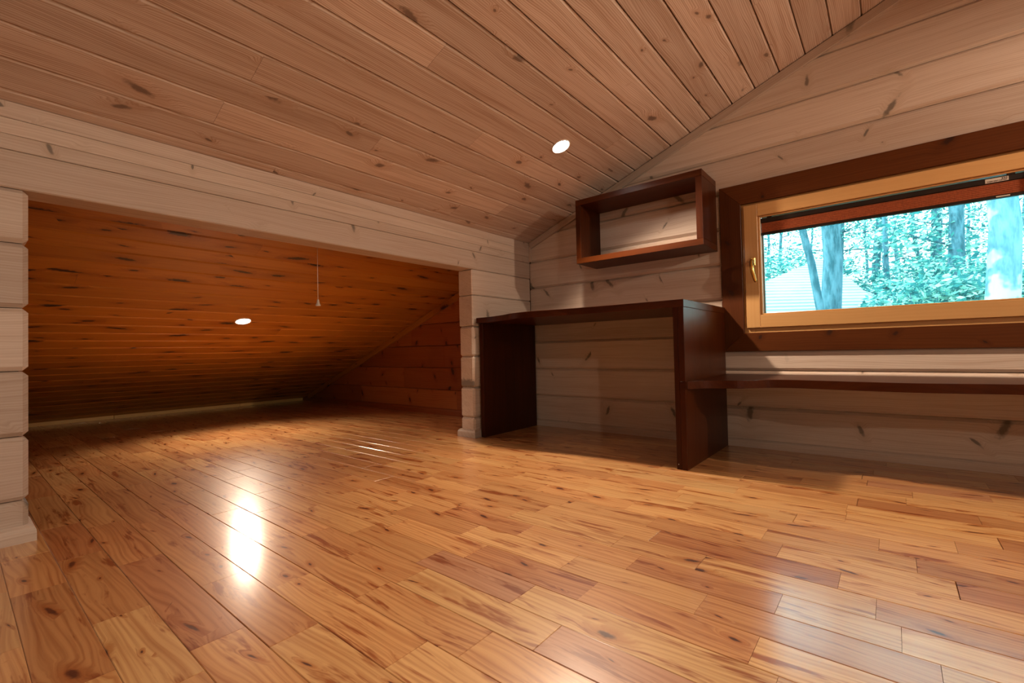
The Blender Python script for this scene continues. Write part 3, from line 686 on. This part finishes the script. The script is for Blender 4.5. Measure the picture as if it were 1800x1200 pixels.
g.link(g.mix(g.step(nz, 0.35, 0.65), (0.46, 0.50, 0.60), (0.56, 0.60, 0.70)), g.b.inputs['Base Color']); g.b.inputs['Roughness'].default_value = 0.5
ROOFM = g.m
GROUND = plain('forest_floor', (0.14, 0.20, 0.12), 0.95, var=0.5, scale=1.2)

def leaves(m, c, rad, n, size, squash=0.7):
    for _ in range(n):
        while True:
            p = Vector((random.uniform(-1, 1), random.uniform(-1, 1), random.uniform(-1, 1)))
            if p.length < 1: break
        p = Vector((c[0] + p.x * rad, c[1] + p.y * rad, c[2] + p.z * rad * squash))
        a = Vector((random.gauss(0, 1), random.gauss(0, 1), random.gauss(0, 0.35))).normalized(); b = a.orthogonal().normalized()
        b = (b + a.cross(b) * random.uniform(-1, 1)).normalized(); s = size * random.uniform(0.6, 1.3)
        n_ = a.cross(b).normalized()
        vs = [p - a * s, p - b * s * 0.45 - n_ * s * .1, p + a * s, p + b * s * 0.45 - n_ * s * .1]
        t = random.random(); base = len(m.v)
        m.v += [tuple(v) for v in vs]; m.f.append((base, base + 1, base + 2, base + 3)); m.g += [(0, 0, 0)] * 4; m.t += [(t, 0, 0)] * 4; m.sm.append(False)
def at(px, depth):
    """ground position seen at picture column px (at the window's height), at a given distance along the view"""
    d = FW + RT * ((px - 900) / 812.56); return CAMP + d * depth
def tree(px, dist, r, label, lean=0.0, mat=None, crown=(3.5, 8, 1.3, 260), size=0.09, branches=5, group='trees outside the window', fork=False, low=None):
    p = at(px, dist); base = Vector((p.x, p.y, gz(p.x, p.y) - 0.1))
    t = tag(empty('tree', (base.x, base.y, base.z + 0.1)), label, 'tree', group)
    H = crown[1] + 1.0; pts = []; rr = []
    for i in range(15):
        f = i / 14; z = base.z + f * (H - base.z)
        pts.append((base.x + lean * (z - 1.3) + 0.05 * math.sin(z * 1.9 + px), base.y + 0.05 * math.cos(z * 1.3 + px), z)); rr.append(r * (1.25 - 0.8 * f) * (1 + 0.06 * math.sin(i * 2.3)))
    m = MB(); m.tube(pts, rr, 14)
    if fork:
        q = Vector(pts[6]); m.tube([q, q + Vector((-0.28, 0.1, 0.7)), q + Vector((-0.55, 0.2, 1.8)), q + Vector((-0.8, 0.3, 3.4))], [r * 0.75, r * 0.6, r * 0.5, r * 0.3], 12)
    m.build('trunk', mat or BARK, t)
    far_ = group.startswith('far'); m2 = MB(); lf = MB(); rnd = random.Random(int(px * 7))
    for b in range(branches):
        z0 = rnd.uniform(low or 1.6, crown[1] * 0.8); f = (z0 - base.z) / (H - base.z); q = Vector(pts[min(14, max(0, int(f * 14)))]); th = rnd.uniform(0, 6.28); L = rnd.uniform(0.7, 1.9) * crown[2]
        e = q + Vector((math.cos(th) * L, math.sin(th) * L, rnd.uniform(0.1, 0.9)))
        mid = (q + e) / 2 + Vector((0, 0, -0.08)); rb = max(0.008, r * 0.22)
        m2.tube([q, mid, e], [rb, rb * 0.65, rb * 0.25], 6)
        if not far_: m2.build('branch', mat or BARK, t); m2 = MB()
        for s_ in range(3):
            k = 0.45 + 0.27 * s_; c = q + (e - q) * k; leaves(lf, c, 0.55 * crown[2], crown[3] // (branches * 3) + 1, size, 0.45)
    if far_: m2.build('branches', mat or BARK, t)['kind'] = 'stuff'
    fo = lf.build('foliage', LEAF, t); fo['kind'] = 'stuff'
    return t
def gz(x, y):
    """hillside that rises beyond the house"""
    d = y - 3.0; return -2.0 + 0.20 * max(0, min(d, 9)) + 0.04 * max(0, d - 9) + 0.15 * math.sin(x * 0.7) + 0.08 * math.sin(y * 0.9 + x * .4)
m = MB(); N = 40; vs = []
for i in range(N + 1):
    for j in range(N + 1):
        x = -32 + 64 * i / N; y = 3.2 + 42 * (j / N) ** 1.5; vs.append((x, y, gz(x, y)))
m.add(vs, [(i * (N + 1) + j, (i + 1) * (N + 1) + j, (i + 1) * (N + 1) + j + 1, i * (N + 1) + j + 1) for i in range(N) for j in range(N)], smooth=True)
tag(m.build('ground', GROUND), kind='structure')

# neighbour's ribbed metal roof
rf = tag(empty('neighbour_roof', (-1.6, 9.5, 0.6)), 'pale ribbed metal roof of the neighbouring house behind the trunks', 'roof')
A0 = at(1200, 7.2); A1 = at(1565, 8.0)
rn = at(1440, 1.0) - CAMP; rn.z = 0; rn.normalize()
def roofpt(u, v):   # u along the eave, v up the slope
    a = Vector((A0.x, A0.y, 1.02)).lerp(Vector((A1.x, A1.y, 1.10)), u); nrm = rn
    return a + nrm * v * 2.6 + Vector((0, 0, v * 1.30))
NC = 20
for i in range(NC):      # overlapping courses, each with a turned-down lip
    m = MB(); v0, v1 = i / NC, (i + 1) / NC; k = 1.0 - 0.0 * i
    u0 = 0.66 * v0; u1 = 1.0 - 0.32 * v0; w0 = 0.66 * v1; w1 = 1.0 - 0.32 * v1
    a, b, c, d = roofpt(u0, v0), roofpt(u1, v0), roofpt(w1, v1), roofpt(w0, v1)
    up = Vector((0, 0, 0.022)) - rn * 0.02; dn = up * 0.1 + Vector((0, 0, -0.025))
    vs = [a + up, b + up, c, d, a + dn, b + dn, c + dn, d + dn]
    m.add(vs, [(0, 1, 2, 3), (7, 6, 5, 4), (4, 5, 1, 0), (5, 6, 2, 1), (6, 7, 3, 2), (7, 4, 0, 3)]); m.build('roof_sheet', ROOFM, rf)
m = MB()
cn = [roofpt(0.08, 0.06), roofpt(0.94, 0.06), roofpt(0.70, 0.92), roofpt(0.62, 0.92)]
vs = [(p.x, p.y, p.z - 0.04) for p in cn] + [(p.x, p.y, gz(p.x, p.y) - 0.1) for p in cn]
m.add(vs, [(0, 1, 2, 3), (7, 6, 5, 4)] + [(i, i + 4, (i + 1) % 4 + 4, (i + 1) % 4) for i in range(4)]); m.build('house_wall', CORE, rf)

tree(1462, 6.6, 0.115, 'thick straight trunk in front of the neighbouring metal roof', 0.0, BARK, (3, 8, 1.2, 500), 0.06, 6, low=3.2)
tree(1432, 6.2, 0.045, 'thin leaning trunk just left of the thick trunk by the metal roof', -0.10, BARK, (3, 8, 1.0, 300), 0.05, 4, low=3.0)
tree(1764, 5.2, 0.130, 'large pale blotched trunk at the right edge of the window view', 0.02, BEECH, (3, 8, 1.2, 400), 0.06, 5, fork=True, low=3.0)
tree(1692, 9.0, 0.120, 'ivy-grown trunk left of the large pale blotched trunk', -0.03, BARK, (1.5, 8, 1.3, 2600), 0.06, 16, low=0.9)
tree(1572, 9.5, 0.050, 'slender dark trunk rising in the middle of the window view', -0.06, BARK, (2, 8, 1.2, 1800), 0.07, 12, low=1.2)
bk = random.Random(5)
far = []
for i in range(18):
    px = 1290 + i * 33 + bk.uniform(-9, 9); far.append((px, bk.uniform(11, 24)))
for px, ds in far:
    tree(px, ds, bk.uniform(0.05, 0.13), 'slim forest tree among many standing far beyond the window', bk.uniform(-.04, .04), BARK, (2, bk.uniform(7, 9), 1.3, 1500), 0.06, 14, group='far forest trees', low=1.2)
# undergrowth shrubs low in the view
SHL = ['low leafy shrub just right of the thick trunk, before the metal roof', 'leafy shrub over the right end of the metal roof, near the lower window edge', 'leafy shrub at the foot of the slender dark trunk in mid view',
       'leafy shrub between the slender dark trunk and the ivy-grown trunk', 'leafy shrub low in front of the ivy-grown trunk', 'leafy shrub just left of the pale blotched trunk',
       'leafy shrub at the foot of the pale blotched trunk', 'leafy shrub right of the pale blotched trunk, cut by the sash', 'taller leafy shrub standing behind the shrubs of the middle view',
       'taller leafy shrub standing behind, left of the ivy-grown trunk', 'taller leafy shrub behind, between the ivy-grown and the pale blotched trunk',
       'distant leafy shrub at the far left edge, behind the metal roof', 'distant leafy shrub behind the metal roof, left of the thin leaning trunk']
for i, (px, ds, z, rd) in enumerate([(1497, 6.2, 0.82, .26), (1545, 6.6, 0.92, .34), (1590, 7.4, 1.2, .55), (1640, 6.6, 1.15, .5), (1690, 6.2, 1.1, .5), (1740, 6.4, 1.15, .5), (1790, 6.0, 1.1, .5), (1840, 6.2, 1.15, .6), (1610, 9.0, 1.75, .6), (1665, 8.4, 1.7, .6), (1740, 8.6, 1.7, .7), (1350, 11.5, 2.3, .7), (1380, 12.0, 2.4, .6)]):
    p = at(px, ds); b = gz(p.x, p.y)
    s = tag(empty('shrub', (p.x, p.y, b)), SHL[i], 'shrub', 'undergrowth shrubs outside the window')
    m = MB()
    for q in range(5):
        th = random.uniform(0, 6.28); m.tube([(p.x, p.y, b - 0.05), (p.x + 0.2 * math.cos(th), p.y + 0.2 * math.sin(th), (b + z) / 2), (p.x + rd * .6 * math.cos(th), p.y + rd * .6 * math.sin(th), z + .1)], [0.02, 0.014, 0.006], 6)
    m.build('stem', BARK, s)
    m = MB(); leaves(m, (p.x, p.y, z), rd, 700, 0.05, 0.75); leaves(m, (p.x, p.y, (z + b) / 2 + .2), rd * .8, 200, 0.06, 1.2); fo = m.build('foliage', LEAF, s); fo['kind'] = 'stuff'

# daylight enters through real panes: sampling guides in the two openings
for (x, y, z, rz, wx, wz) in ((-0.035, GY + 0.13, 0.97, 0.0, 1.1, 0.66), (SIDE + 0.13, -0.30, 0.825, -math.pi / 2, 1.7, 0.66)):
    pl = bpy.data.lights.new('window_portal', 'AREA'); pl.shape = 'RECTANGLE'; pl.size = wx; pl.size_y = wz; pl.cycles.is_portal = True
    po = bpy.data.objects.new('window_portal', pl); COL.objects.link(po); po.location = (x, y, z); po.rotation_euler = (math.radians(-90), 0, rz)
